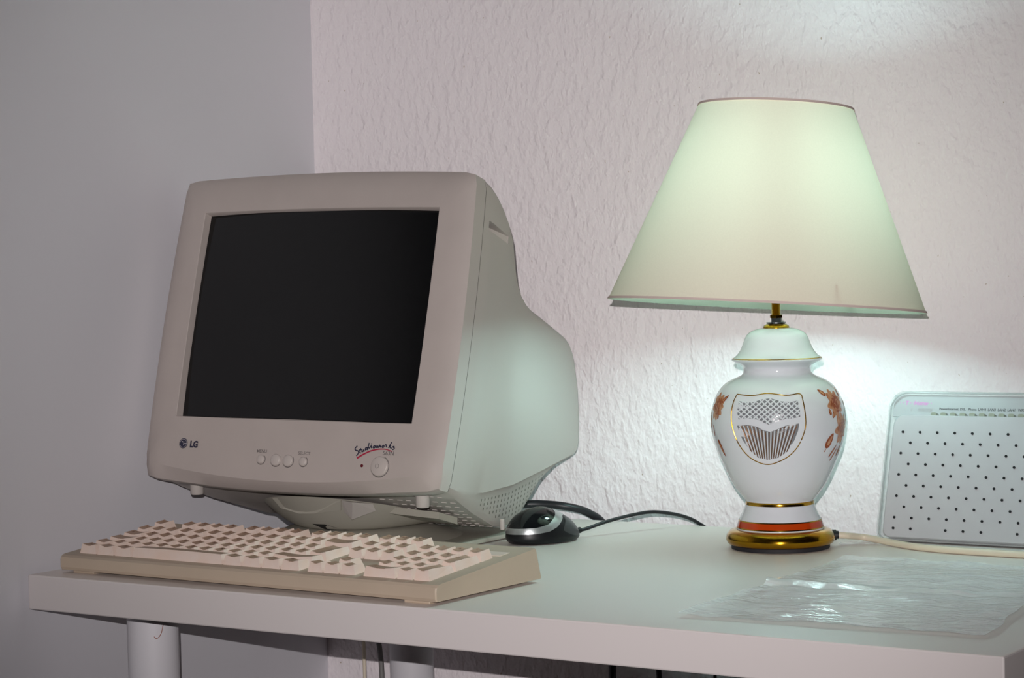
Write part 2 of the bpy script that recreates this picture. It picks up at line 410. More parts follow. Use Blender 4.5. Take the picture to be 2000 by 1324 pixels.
# housing
ZT = [(.0215, .1462), (.0365, .1440), (.055, .1370), (.07, .1300), (.086, .1205), (.1, .1075), (.11, .0915), (.122, .073), (.133, .0635), (.144, .057), (.16, .0515), (.178, .0485), (.22, .047), (.262, .045), (.29, .0435), (.303, .041), (.315, .0345), (.325, .0255), (.346, -.001), (.355, -.02), (.359, -.045)]
ZS = [(.0215, -.1660), (.06, -.1670), (.097, -.163), (.181, -.141), (.268, -.110), (.359, -.0765)]
ZB = [(.0215, -.1715), (.06, -.1775), (.1, -.1815), (.18, -.185), (.215, -.181), (.24, -.168), (.256, -.15), (.273, -.126), (.295, -.110), (.315, -.097), (.34, -.084), (.359, -.0785)]
WSIDE = lambda y: interp([(.021, .1808), (.05, .1800), (.1, .1742), (.2, .1588), (.36, .1335)], y)
def INS(y): return 0.0034 * min(1, max(0, (y - .05) / .06))
def WBOT(y): return WSIDE(y) - 0.20 * (interp(ZS, y) - interp(ZB, y)) - 0.001 - INS(y)
ys = [.0205, .0230, .0231, .03, .0365, .045] + [y for y, _ in ZT[2:]] + [.2, .24, .275, .335, .35]
ys = sorted(set(ys)); half = []
V = []; F = []
for y in ys:
    zt, zs, zb = interp(ZT, y), interp(ZS, y), interp(ZB, y); wd, wb = WSIDE(y), WBOT(y)
    if y < .02305: wd -= .003; wb -= .003; zt -= .003
    r = min(.007, (zt - zs) * .3); h = []
    h.append((0, zb)); h.append((wb * .6, zb)); h.append((wb - .004, zb)); h.append((wb, zb + min(.004, (zs - zb) * .3)))
    h.append((lerp(wb, wd - INS(y), .6), lerp(zb, zs, .6))); h.append((wd - INS(y) - .0002, zs - .0022)); h.append((wd, zs + .001))
    for k in range(1, 5): h.append((wd + (.0045 if y < .05 else .003) * math.sin(PI * k / 5), lerp(zs, zt - r, k / 5)))
    for k in range(6): a = PI / 2 * k / 5; h.append((wd - r + r * math.cos(a), zt - r + r * math.sin(a)))
    for k in range(1, 4): h.append(((wd - r) * (1 - k / 3), zt + .003 * (1 - (1 - k / 3) ** 2)))
    full = h + [(-x, z) for x, z in h[-2:0:-1]]
    half.append(len(full)); V += [ML(x, y, z) for x, z in full]
nr = half[0]
for j in range(len(ys) - 1):
    for i in range(nr):
        k = (i + 1) % nr; F.append([j * nr + i, j * nr + k, (j + 1) * nr + k, (j + 1) * nr + i])
F.append([(len(ys) - 1) * nr + i for i in range(nr)]); F.append(list(range(nr))[::-1])
hous = wobj('housing', V, F, 'housing', mon, 35)
lab(hous, 'pale back housing tapering towards the rear')
# grip recess on both sides (boolean cut)
cut = []
for s in (1, -1):
    A = [(.036, .1065), (.086, .1035), (.086, .0955), (.036, .0965)]
    Vc = []
    for dx in (0.006, -0.017):
        for (y, z) in A: Vc.append(ML(s * (WSIDE(y) + dx + (0.016 if dx < 0 and y > .05 else 0)), y, z))
    cut.append((Vc, [[0, 1, 2, 3], [7, 6, 5, 4], [0, 4, 5, 1], [1, 5, 6, 2], [2, 6, 7, 3], [3, 7, 4, 0]]))
V, F = merge(cut); cme = mesh('cutter', V, F, None, None); cob = link('cutter', cme)
md = hous.modifiers.new('b', 'BOOLEAN'); md.operation = 'DIFFERENCE'; md.solver = 'EXACT'; md.object = cob
bpy.context.view_layer.update()
try:
    ev = hous.evaluated_get(bpy.context.evaluated_depsgraph_get()); nm = bpy.data.meshes.new_from_object(ev)
    if len(nm.polygons) > len(F): hous.modifiers.clear(); hous.data = nm; nm.name = 'housing'
except Exception: pass
hous.modifiers.clear(); bpy.data.objects.remove(cob)
# side vent slots: small dark slits on the lower flank (too small to single out)
parts = []
def flank(y, f, s=1, out=0.0004):
    zs, zb = interp(ZS, y), interp(ZB, y); wd, wb = WSIDE(y), WBOT(y)
    return Vector((s * (lerp(wd - INS(y) - .0002, wb, f) + out), y, lerp(zs - .0022, zb + .004, f) - out * .3))
for s in (1, -1):
    for rrow in range(7):
        for k in range(19):
            y = .108 + k * .0092 + rrow * .0028
            span = (interp(ZS, y) - interp(ZB, y)); f0 = (.006 + rrow * .0066) / max(span, .001)
            f1 = f0 + .0032 / max(span, .001)
            if f1 > .93 or y > .30 - rrow * .008 or (y < .12 and rrow > 3): continue
            q = [flank(y - .0002, f0, s), flank(y + .0020, f0, s), flank(y + .0034, f1, s), flank(y + .0012, f1, s)]
            parts.append(([ML(*v) for v in q], [[0, 1, 2, 3]]))
V, F = merge(parts); o = wobj('side_vents', V, F, 'slit', mon, None, False); o['kind'] = 'stuff'; lab(o, 'rows of small slanted vent slits on the lower flank')
# raised bars added for the lit slot walls of the perforated underside
parts = []
for ix in range(2, 18):
    for iy in range(9):
        x = ix * .0105 + (.0052 if iy % 2 else 0); y = .045 + iy * .0175
        if abs(x) > WBOT(y) - .010 or (x < .075 and y < .15): continue
        z = interp(ZB, y)
        parts.append(mloc(box_vf(x - .0026, x + .0026, y, y + .0020, z - .0006, z + .0005)))
V, F = merge(parts); o = wobj('underside_slot_bars', V, F, 'housing', mon, None); o['kind'] = 'stuff'
# front and rear feet
for (x, y, zb, h) in ((-0.134, .030, -.174, .0135), (.143, .036, -.174, .0135), (.157, .176, -.183, .0055)):
    c = ML(x, y, zb)
    k = 1.0 if h > .01 else .36; prof = [(.0060 * k, -h), (.0072 * k, -h + .0015), (.0073 * k, .006)]
    V, F = lathe_vf(prof, 20, c); wobj('foot', V, F, 'housing', mon, 40)
# swivel base: plate with a raised centre, and the tilt bowl
BC = Vector((0.146, 0.338, 0))
V, F = box_vf(.020, .286, .205, .455, .0016, .0062, .0012, 2)
bp_ = wobj('base_plate', V, F, 'stand', mon, None)
V, F = lathe_vf([(.112, .0060), (.095, .0105), (.078, .0165), (.066, .0190), (.050, .0195)], 48, BC)
wobj('base_hub', V, F, 'stand', bp_, 60)
for (x, y) in ((.04, .225), (.266, .225), (.04, .435), (.266, .435)):
    V, F = lathe_vf([(.007, 0), (.007, .003)], 14, (x, y, 0)); wobj('rubber_pad', V, F, 'cable', bp_, 40)
def under_z(x, y):
    d = Vector((x, y, 0)) - Vector((MO.x, MO.y, 0)); yy = d.dot(Vector((bkh.x, bkh.y, 0)))
    # point on plane local z=-.183
    return MO.z - .1835 / math.cos(TILT) - (yy) * math.tan(TILT)
V = []; F = []; NB = 64; NRr = 9
for j in range(NRr + 1):
    t = j / NRr
    for i in range(NB):
        a = 2 * PI * i / NB; r = .060 + (.100 - .060) * (t ** .85)
        p = BC + Vector((math.cos(a) * r, math.sin(a) * r, 0))
        top = max(under_z(BC.x + math.cos(a) * .100, BC.y + math.sin(a) * .100) + .001, .0225)
        V.append(Vector((p.x, p.y, lerp(.0193, top, t ** 1.35))))
for j in range(NRr):
    for i in range(NB):
        k = (i + 1) % NB; F.append([j * NB + i, j * NB + k, (j + 1) * NB + k, (j + 1) * NB + i])
F.append(list(range(NB))[::-1])
bowl = wobj('tilt_bowl', V, F, 'stand', mon, 50)
lab(bowl, 'rounded grey tilt and swivel bowl')
V = [Vector((x, y, z)) for y in (.290, .322) for x, z in ((.196, .0465 - (y - .29) * .28), (.287, .0425 - (y - .29) * .28), (.287, .0355 - (y - .29) * .28), (.226, .0385 - (y - .29) * .28), (.196, .036 - (y - .29) * .28))]
wobj('stand_wing', V, [[0, 1, 2, 3, 4], [5, 6, 7, 8, 9], [0, 1, 6, 5], [1, 2, 7, 6], [2, 3, 8, 7], [3, 4, 9, 8], [4, 0, 5, 9]], 'stand', bowl, None)
# bowl details: front catch, rib, dark latch opening
def bowlpt(a, t, out=0.0):
    r = .060 + .040 * (t ** .85); top = max(under_z(BC.x + math.cos(a) * .1, BC.y + math.sin(a) * .1) + .001, .0225)
    return Vector((BC.x + math.cos(a) * (r + out), BC.y + math.sin(a) * (r + out), lerp(.0193, top, t ** 1.35)))
af = math.atan2(-.83, .56)
def bpatch(name, aa, m, out):
    ctr = sum(([Vector(bowlpt(a, t, out)) for a, t in aa]), Vector()) / len(aa)
    V = [bowlpt(a, t, out) for a, t in aa] + [bowlpt(a, t, -.003) for a, t in aa]; n = len(aa)
    F = [list(range(n))] + [[i, (i + 1) % n, n + (i + 1) % n, n + i] for i in range(n)]
    return wobj(name, V, F, m, bowl, None)
bpatch('latch_opening', [(af - .62, .30), (af - .42, .30), (af - .30, .20), (af - .10, .02), (af - .45, .02), (af - .50, .10)], 'dark', .0008)
bpatch('catch_plate', [(af - 1.0, .98), (af - .98, .74), (af - .70, .60), (af - .45, .62), (af - .12, .74), (af - .10, .98)], 'stand', .0022)
V = [bowlpt(af - .09, .98, .002), bowlpt(af - .09, .72, .002), bowlpt(af + .0, .52, .0105), bowlpt(af + .02, .98, .0105), bowlpt(af + .26, .80, .002), bowlpt(af + .22, .98, .002)]
wobj('rib', V, [[0, 1, 2, 3], [3, 2, 4, 5], [0, 3, 5], [1, 4, 2]], 'housing', bowl, None)
# buttons
def mcyl(name, x, z, r, y0, y1, m, parent, bev=.0012):
    V, F = lathe_vf([(r, -y1), (r, -y0 - bev), (r - bev * .5, -y0 - bev * .3), (r - bev, -y0)], 28)
    V = [ML(x + .0045 + v.x, -v.z, z + v.y) for v in V]
    return wobj(name, V, F, m, parent, 40)
for x, z, r, nm_ in ((-.0336, -.1525, .0047, 'menu_button'), (-.0150, -.1526, .0061, 'adjust_button'), (.0003, -.1528, .0061, 'adjust_button'), (.0189, -.1530, .0047, 'select_button'), (.1110, -.1545, .0100, 'power_button')):
    mcyl('button_recess', x, z, r + .0010, -.0049, .004, 'inkgrey', bez, .0002)
    b_ = mcyl(nm_, x, z, r, -.0074, .004, 'button', mon)
    if nm_ == 'power_button': pwb = b_
V, F = box_vf(-.0075, .0018, -.0051, -.002, -.1565, -.1490, .0004, 1); wobj('button_bridge', *mloc((V, F)), 'monitor', bez, None)
mcyl('power_led', .0897, -.1545, .0016, -.0055, .004, 'led', mon, .0004)
# printed marks (2D -> bezel plane)
def on_bezel(VF, x, z, y=-.00545): return [ML(x + .0045 + v.x, y, z + v.y) for v in VF[0]], VF[1]
def mark(name, VF, x, z, m, parent=None, y=-.00545): return wobj(name, *on_bezel(VF, x, z, y), m, parent or mon, None, False)
lg_ = mark('logo_disc', disc_vf(.0054, 32), -.1353, -.1393, 'ink', None, -.0056)
mark('logo_ring', merge([disc_vf(.0046, 32, r0=.0042), ribbon_vf([(.0004, .0022), (.0004, -.0016)], .0006), ribbon_vf([(.0012, .0000), (.0042, .0000)], .0007), ribbon_vf([(.0004, -.0016), (.0014, -.0016)], .0006), disc_vf(.0007, 12, -.0014, .0016)]), -.1353, -.1393, 'inkpale', lg_, -.0058)
mark('logo_lettering', text_vf('LG', .0092, xs=.92, offset=.0005), -.1215, -.1402, 'ink')
mark('menu_lettering', text_vf('MENU', .0046, offset=.00006), -.0336, -.1443, 'inkgrey')
mark('select_lettering', text_vf('SELECT', .0046, offset=.00006), .0189, -.1448, 'inkgrey')
mark('model_lettering', text_vf('563N', .0058, offset=.00012), .1195, -.1412, 'inkgrey')
mark('power_symbol', merge([ribbon_vf([(.0021 * math.sin(a), .0021 * math.cos(a)) for a in [0.5 + k * (2 * PI - 1.0) / 12 for k in range(13)]], .0004, 2), ribbon_vf([(0, .0008), (0, .0030)], .0004)]), .1095, -.1545, 'inkgrey', pwb, -.0078)
# script wordmark drawn as pen strokes; coordinates read off the badge (px, y down), then scaled to metres
def S(px, py):
    u, v = 660 + px / 14.286, 850 + py / 14.286
    return ((u - 733) * .000648 + .0, -(v - 877) * .000556 - (u - 733) * -.000010)
strokes = [
    [(575, 310), (545, 345), (522, 395), (560, 430), (610, 440), (625, 490), (600, 545), (580, 570)],
    [(668, 365), (665, 430), (660, 480), (690, 492)], [(628, 420), (700, 400)],
    [(712, 400), (712, 455), (740, 450), (755, 395)], [(755, 395), (758, 440), (785, 430)],
    [(835, 345), (795, 365), (800, 410), (835, 385), (850, 340)], [(872, 225), (865, 300), (850, 395), (870, 400)],
    [(880, 330), (885, 360), (910, 362)], [(918, 340), (935, 300), (945, 350), (970, 345)],
    [(1010, 300), (990, 335), (1010, 358), (1040, 335), (1030, 300), (1010, 300)],
    [(1060, 285), (1075, 345), (1105, 300), (1120, 345), (1160, 270)], [(1160, 270), (1175, 330), (1195, 300)],
    [(1245, 285), (1220, 315), (1240, 340), (1270, 315), (1262, 285), (1245, 285)],
    [(1290, 275), (1315, 265), (1325, 300), (1335, 335)], [(1455, 195), (1425, 260), (1390, 350)],
    [(1450, 280), (1415, 305), (1450, 350), (1475, 345)], [(1540, 305), (1495, 315), (1540, 345), (1525, 375), (1485, 385)]]
parts = [ribbon_vf([S(*p) for p in st], .00125, 5) for st in strokes] + [disc_vf(.0007, 10, *S(938, 250))]
mark('wordmark', merge(parts), .1030, -.1375, 'ink')
mark('wordmark_swoosh', ribbon_vf([S(*p) for p in ((605, 630), (750, 530), (950, 430), (1150, 385), (1320, 385), (1500, 435))], lambda t: .0019 - .0011 * t, 6), .1030, -.1375, 'inkred')
# monitor cable falling over the back edge of the desk
P_ = catmull([(.185, .545, .0175), (.2182, .57, .0185), (.2497, .583, .0160), (.2680, .604, .0070), (.2790, .622, -.012), (.2800, .632, -.06), (.276, .634, -.2), (.27, .63, -.4)], 8)
lab(wobj('video_cable', *tube_vf(P_, .0046, 10), 'cable', mon, 60), 'thick black cable behind the monitor')

# ------------------------------------------------------------------ keyboard
KX, KY, KA, KL, KD = 0.01955, 0.02450, -0.02660, 0.465, 0.1588
kb = tag(empty('keyboard', (KX, KY, 0), KA), 'yellowed beige full size keyboard on the desk front in front of the monitor', 'keyboard')
def ctop(y): return .0188 + (.0320 - .0188) * (y - .012) / (.151 - .012)
prof = [(.0015, .0032), (.0000, .006), (.0000, .0125), (.0008, .0155), (.0032, .0176), (.0070, .0184), (.012, ctop(.012)), (.147, ctop(.147)), (.1500, .0322), (.1514, .0314), (.1588, .0042), (.1575, .0032)]
def extr(prof, xs_):
    V = []; F = []; n = len(prof)
    for x, k in xs_:
        for y, z in prof: V.append(Vector((x, y + (0.0 if k == 1 else (.075 - y) * (1 - k)), z if k == 1 else z - (z - .01) * (1 - k))))
    for j in range(len(xs_) - 1):
        for i in range(n):
            k = (i + 1) % n; F.append([j * n + i, j * n + k, (j + 1) * n + k, (j + 1) * n + i])
    F.append(list(range(n))[::-1]); F.append([(len(xs_) - 1) * n + i for i in range(n)]); return V, F
V, F = extr(prof, [(0, .988), (.0012, 1), (KL - .0012, 1), (KL, .988)])
link('case', mesh('case', V, F, 'kbcase', 28), kb)
for x, y in ((.012, .006), (KL - .040, .006), (.012, .128), (KL - .040, .128)):
    V, F = box_vf(x, x + .028, y, y + .012, 0, .0036, .0006, 1); lab(link('foot', mesh('foot', V, F, 'kbcase', 30), kb), 'small rubber foot')
U_ = .01905; SL = math.atan((.0320 - .0188) / .139)
keycache = {}
def key_mesh(wu, du, row, tall=False):
    kk = (wu, du, row)
    if kk in keycache: return keycache[kk]
    wx, wy = wu * U_ - .0014, du * U_ - .0014; h = [.0086, .0082, .0080, .0084, .0094, .0098][row]
    tl = [.09, .07, .05, .02, .0, .0][row]          # tilt of the top
    ix, iy0, iy1 = .0025, .0030, .0016
    V = []; nxs = 6
    dish = .0014 if wu < 3 else -.0006
    def rowpts(y, z, inset, d):
        return [Vector((-wx / 2 + inset + (wx - 2 * inset) * i / nxs, y, z - d * math.sin(PI * i / nxs))) for i in range(nxs + 1)]
    V += rowpts(-wy / 2, -.001, 0, 0)                    # 0 bottom front
    V += rowpts(-wy / 2 + iy0 * .82, h * .90 + tl * wy / 2, ix * .86, dish * .6)
    V += rowpts(-wy / 2 + iy0, h + tl * wy / 2, ix, dish)  # top front
    V += rowpts(wy / 2 - iy1, h - tl * wy / 2, ix, dish)   # top back
    V += rowpts(wy / 2, -.001, 0, 0)
    n = nxs + 1; F = []
    for j in range(4):
        for i in range(nxs): F.append([j * n + i, j * n + i + 1, (j + 1) * n + i + 1, (j + 1) * n + i])
    F.append([0, n, 2 * n, 3 * n, 4 * n]); F.append([j * n + nxs for j in range(5)][::-1])
    me = mesh('key', V, F, 'key', None); me.materials.append(MT['keytop'])
    for p in me.polygons:
        if p.normal.z > .8: p.material_index = 1
    keycache[kk] = (me, h, tl); return keycache[kk]
def key(x, y, wu, row, leg='', du=1.0):
    me, h, tl = key_mesh(wu, du, row)
    cx, cy = x + wu * U_ / 2, y + du * U_ / 2
    o = link('key', me, kb, (cx, cy, ctop(cy) - .0004), (SL, 0, 0))
    if leg:
        VF = legend(leg, .0052 if len(leg) < 3 else .0030)
        V = [Vector((v.x - wu * U_ * .5 + .0062 + (0.0 if len(leg) < 3 else .0006), v.y + .0026, h - .0009 - tl * (v.y + .0026) + .00055)) for v in VF[0]]
        link('legend', mesh('legend', V, VF[1], 'legend', None, False), o)
    return o
legc = {}
def legend(s, size):
    if (s, size) not in legc: legc[(s, size)] = text_vf(s, size, offset=.0001, align='LEFT' if len(s) > 2 else 'CENTER', res=1)
    V, F = legc[(s, size)]
    if len(s) > 2: V = [v + Vector((-.003, 0, 0)) for v in V]
    return V, F
X0, Y0 = .0150, .0110
def krow(y, row, items, x=X0):
    for it in items:
        if isinstance(it, float): x += it * U_; continue
        s, wu = it; key(x, y, wu, row, s); x += wu * U_
yr = [Y0 + i * U_ for i in range(5)] + [Y0 + 5 * U_ + .0055]
krow(yr[0], 0, [('Strg', 1.25), ('', 1.25), ('Alt', 1.25), ('', 6.25), ('AltGr', 1.25), ('', 1.25), ('', 1.25), ('Strg', 1.25)])
krow(yr[1], 1, [('', 1.25), ('<', 1.0)] + [(c, 1.0) for c in 'YXCVBNM,.-'] + [('', 2.75)])
krow(yr[2], 2, [('', 1.75)] + [(c, 1.0) for c in 'ASDFGHJKLÖÄ#'])
krow(yr[3], 3, [('Tab', 1.5)] + [(c, 1.0) for c in 'QWERTZUIOPÜ+'])
krow(yr[4], 4, [(c, 1.0) for c in '^1234567890ß´'] + [('', 2.0)])
krow(yr[5], 5, [('Esc', 1.0), 1.0] + [('F%d' % i, 1.0) for i in (1, 2, 3, 4)] + [0.5] + [('F%d' % i, 1.0) for i in (5, 6, 7, 8)] + [0.5] + [('F%d' % i, 1.0) for i in (9, 10, 11, 12)])
XN = X0 + 15 * U_ + .0080
key(X0 + 13.75 * U_, yr[2], 1.25, 2, '', 2.0)           # tall return key
krow(yr[5], 5, [('Druck', 1.0), ('Rollen', 1.0), ('Pause', 1.0)], XN)
krow(yr[4], 4, [('Einfg', 1.0), ('Pos1', 1.0), ('Bild', 1.0)], XN)
krow(yr[3], 3, [('Entf', 1.0), ('Ende', 1.0), ('Bild', 1.0)], XN)
krow(yr[1], 1, [('', 1.0)], XN + U_); krow(yr[0], 0, [('', 1.0)] * 3, XN)
XP = XN + 3 * U_ + .0080
krow(yr[4], 4, [('Num', 1.0), ('/', 1.0), ('x', 1.0), ('-', 1.0)], XP)
krow(yr[3], 3, [('7', 1.0), ('8', 1.0), ('9', 1.0)], XP); krow(yr[2], 2, [('4', 1.0), ('5', 1.0), ('6', 1.0)], XP)
krow(yr[1], 1, [('1', 1.0), ('2', 1.0), ('3', 1.0)], XP); krow(yr[0], 0, [('0', 2.0), (',', 1.0)], XP)
key(XP + 3 * U_, yr[2], 1.0, 2, '+', 2.0); key(XP + 3 * U_, yr[0], 1.0, 0, '', 2.0)
# indicator strip above the number pad
xa, xb, ya, yb = XP - .002, XP + .078, yr[5] + .001, yr[5] + .016
V = [(xa, ya, ctop(ya) + .0004), (xb, ya, ctop(ya) + .0004), (xb, yb, ctop(yb) + .0004), (xa, yb, ctop(yb) + .0004)]
V += [(x, y, z - .0008) for x, y, z in V]
strip = link('indicator_strip', mesh('indicator_strip', V, [[0, 1, 2, 3], [0, 1, 5, 4], [1, 2, 6, 5], [2, 3, 7, 6], [3, 0, 4, 7]], 'key', None), kb)
for k, (x, m_) in enumerate(((.020, 'blue'), (.030, 'blue'), (.046, 'blue'))):
    a, b = xa + x, ya + .0075
    V = [(a, b, ctop(b) + .0006), (a + .006, b, ctop(b) + .0006), (a + .006, b + .0022, ctop(b + .0022) + .0006), (a, b + .0022, ctop(b + .0022) + .0006)]
    link('indicator_mark', mesh('indicator_mark', V, [[0, 1, 2, 3]], m_, None), strip)

# ------------------------------------------------------------------ mouse
MC = Vector((0.333, 0.412, 0)); MH = math.radians(64)
ms = tag(empty('computer_mouse', MC, MH), 'small glossy black wired mouse with a silver stripe, beside the monitor foot', 'mouse')
MA, MB_, MHt = .0425, .0268, .0365
def mouse_pt(t, phi, off=0.0):
    """t: 0 at the table to 1 at the crown; phi: azimuth, 0 = cable end"""
    e = max(0.0, 1 - t ** 2.5) ** (1 / 2.2); low = 1 - .10 * (1 - min(1, t / .18)) ** 2
    a = MA * e * low; b = MB_ * e * low
    x = a * math.cos(phi); y = b * math.sin(phi)
    fx = x / MA
    y *= 1 - .10 * fx                                   # narrower towards the buttons
    ht = MHt * (1 - .26 * max(0, fx) ** 1.3 - .05 * max(0, -fx))
    return Vector((x - .004 * t, y, .0012 + t * ht)) + Vector((math.cos(phi), math.sin(phi), .6)) * off
NPH = 72
def tlow(phi):      # lower and upper border of the silver stripe
    return interp([(0, .30), (.25, .31), (.42, .35), (.54, .45), (.66, .62), (.79, .79), (1, .88)], .5 + .5 * math.cos(phi))
def thigh(phi):
    return interp([(0, .47), (.25, .48), (.42, .55), (.54, .70), (.66, .85), (.79, .945), (1, .975)], .5 + .5 * math.cos(phi))
def mpatch(name, f0, f1, nt_, m_, off, par):
    V = []; F = []
    for j in range(nt_ + 1):
        for i in range(NPH):
            phi = 2 * PI * i / NPH; V.append(mouse_pt(lerp(f0(phi), f1(phi), j / nt_), phi, off))
    for j in range(nt_):
        for i in range(NPH):
            k = (i + 1) % NPH; F.append([j * NPH + i, j * NPH + k, (j + 1) * NPH + k, (j + 1) * NPH + i])
    return V, F
V, F = mpatch('b', lambda p: 0.0, tlow, 14, 'mdark', 0, ms); F.append(list(range(NPH))[::-1])
link('lower_body', mesh('lower_body', V, F, 'mdark', 60), ms)
V, F = mpatch('s', tlow, thigh, 8, 'silver', .0004, ms); lab(link('silver_stripe', mesh('silver_stripe', V, F, 'silver', 60), ms), 'curved silver stripe')
V, F = mpatch('t', thigh, lambda p: .999, 12, 'mblack', 0, ms); F.append([12 * NPH + i for i in range(NPH)])
link('top_shell', mesh('top_shell', V, F, 'mblack', 60), ms)
# grey side button panel near the cable end, both sides
for s in (1, -1):
    V = []; F = []; n1, n2 = 12, 8
    for j in range(n2 + 1):
        for i in range(n1 + 1):
            phi = s * lerp(.18, 1.30, i / n1); q = math.sin(PI * min(1, max(0.02, i / n1))) ** .6
            t0 = .16; t1 = tlow(phi) - .03
            V.append(mouse_pt(lerp(lerp((t0 + t1) / 2, t0, q), lerp((t0 + t1) / 2, t1, q), j / n2), phi, .0004))
    for j in range(n2):
        for i in range(n1): F.append([j * (n1 + 1) + i, j * (n1 + 1) + i + 1, (j + 1) * (n1 + 1) + i + 1, (j + 1) * (n1 + 1) + i])
    link('button_flank', mesh('button_flank', V, F, 'mgrey', 60), ms)
V, F = lathe_vf([(.0052, -.0028), (.0066, -.0020), (.0066, .0020), (.0052, .0028)], 24)
V = [Vector((.012 + v.x, v.z, .0262 + v.y)) for v in V]; link('scroll_wheel', mesh('scroll_wheel', V, F, 'mgrey', 40), ms)
rz = Matrix.Rotation(-MH, 3, 'Z')
def to_ms(p): return rz @ (Vector(p) - MC)
V, F = tube_vf([to_ms((.3500, .4485, .0080)), to_ms((.3522, .4535, .0090))], .0032, 10); link('strain_relief', mesh('strain_relief', V, F, 'mdark', 50), ms)
cp = [(.3500, .4485, .0082), (.3560, .4600, .0098), (.3680, .4830, .0155), (.3830, .5150, .0200), (.3936, .5400, .0205), (.4052, .5750, .0132), (.4128, .6010, .0022), (.4165, .6160, -.012), (.4170, .6240, -.06), (.415, .625, -.25), (.42, .62, -.45)]
V, F = tube_vf([to_ms(p) for p in catmull(cp, 8)], .00195, 8); lab(link('mouse_cable', mesh('mouse_cable', V, F, 'cable', 60), ms), 'thin black cable arching over the desk')

# ------------------------------------------------------------------ table lamp
LC = Vector((0.57893882, 0.47162261, 0))
lamp = tag(empty('table_lamp', LC), 'lit table lamp with cream cone shade on a white porcelain jar', 'lamp')
def L_(VF): return [LC + v for v in VF[0]], VF[1]
def lpart(name, prof, m, parent=lamp, n=64, sm=40, **k): return wobj(name, *L_(lathe_vf(prof, n, **k)), m, parent, sm)
ft = lpart('foot_ring', [(.047, 0), (.0493, .0004), (.0493, .0042), (.047, .0046)], 'blackfelt')
lpart('brass_base', [(.047, .0040), (.0505, .0044), (.0530, .0060), (.0545, .0090), (.0546, .0112), (.0536, .0145), (.0508, .0178), (.0475, .0192), (.0440, .0200), (.0425, .0200)], 'brass', sm=60)
BODY = [(.0425, .0190), (.0437, .0196), (.0434, .0215), (.0424, .0250), (.0411, .0290), (.0396, .0325), (.0377, .0362), (.0360, .0400), (.0346, .0435), (.0339, .0466), (.0341, .0478), (.0352, .0500), (.0399, .0556), (.0469, .0657), (.0526, .0771), (.0572, .0874), (.0608, .0958), (.0636, .1040), (.0657, .1132), (.0669, .1228), (.0671, .1307), (.0663, .1390), (.0646, .1467), (.0615, .1544), (.0572, .1612), (.0515, .1666), (.0443, .1706), (.0380, .1732), (.0347, .1755), (.0337, .1785), (.0336, .1812)]
def dense(prof, n=4):
    return [(p.x, p.y) for p in catmull([(a, b, 0) for a, b in prof], n)]
BD = dense(BODY)
lpart('porcelain_body', BD, 'porcelain', sm=80)
LID = [(.0336, .1812), (.0345, .1830), (.0375, .1851), (.0433, .1880), (.0450, .1893), (.0451, .1902), (.0440, .1914), (.0420, .1928), (.0389, .1958), (.0358, .2007), (.0333, .2069), (.0312, .2121), (.0288, .2155), (.0253, .2180), (.0190, .2203), (.0128, .2212), (.006, .2214)]
lid = lpart('porcelain_lid', dense(LID), 'porcelain', sm=80, cap0=False)
def rad(z, prof=BD):
    for (r0, z0), (r1, z1) in zip(prof, prof[1:]):
        if z0 <= z <= z1: return r0 + (r1 - r0) * (z - z0) / (z1 - z0 + 1e-9)
    return prof[-1][0]
lpart('gold_line', [(.0446, .1908), (.0449, .1910), (.0442, .1917), (.0437, .1917)], 'gold', lid)
def band(name, z0, z1, m, off): return lpart(name, [(rad(lerp(z0, z1, k / 6)) + off, lerp(z0, z1, k / 6)) for k in range(7)], m, sm=80, cap0=False, cap1=False)
band('gold_band', .0445, .0480, 'gold', .0003)
band('orange_band', .0222, .0283, 'orange', .0003)
band('gold_trim', .0283, .0294, 'gold', .0004); band('gold_trim', .0212, .0223, 'gold', .0004)
lpart('brass_cap', [(.0131, .2208), (.0131, .2222), (.0122, .2238), (.0100, .2252), (.006, .2258)], 'brass')
lpart('washer', [(.0060, .2256), (.0096, .2258), (.0097, .2270), (.006, .2272)], 'steel')
lpart('lock_nut', [(.0055, .2272), (.0056, .2312)], 'mgrey', n=6)
lpart('hex_nut', [(.0068, .2312), (.0069, .2315), (.0069, .2340), (.0065, .2343)], 'brass', n=6)
rod = []
z = .234
while z < .250: rod += [(.0047, z), (.0043, z + .0005)]; z += .001
lpart('threaded_rod', rod, 'brass', n=24, sm=20)
lpart('bulb_socket', [(.0055, .246), (.0100, .249), (.0140, .253), (.0150, .262), (.013, .264)], 'brass')
lpart('ballast_shield', [(.013, .258), (.036, .264), (.038, .270), (.035, .273)], 'porcelain')  # unseen ballast, made extra wide to screen the lid from the tubes
aim = math.atan2(CAM.y - LC.y, CAM.x - LC.x)
bulb = None
for k in range(4):
    a = aim + (PI / 4) + k * PI / 2
    for kk in (0,):
        c = Vector((math.cos(a) * .0125 + .004, math.sin(a) * .0125 + .005, 0))
        pr = [(.004, .272), (.006, .274), (.006, .399), (.0045, .403), (.001, .404)]
        wobj('fluorescent_tube', *L_(lathe_vf(pr, 14, c)), 'bulb', lamp, 60)
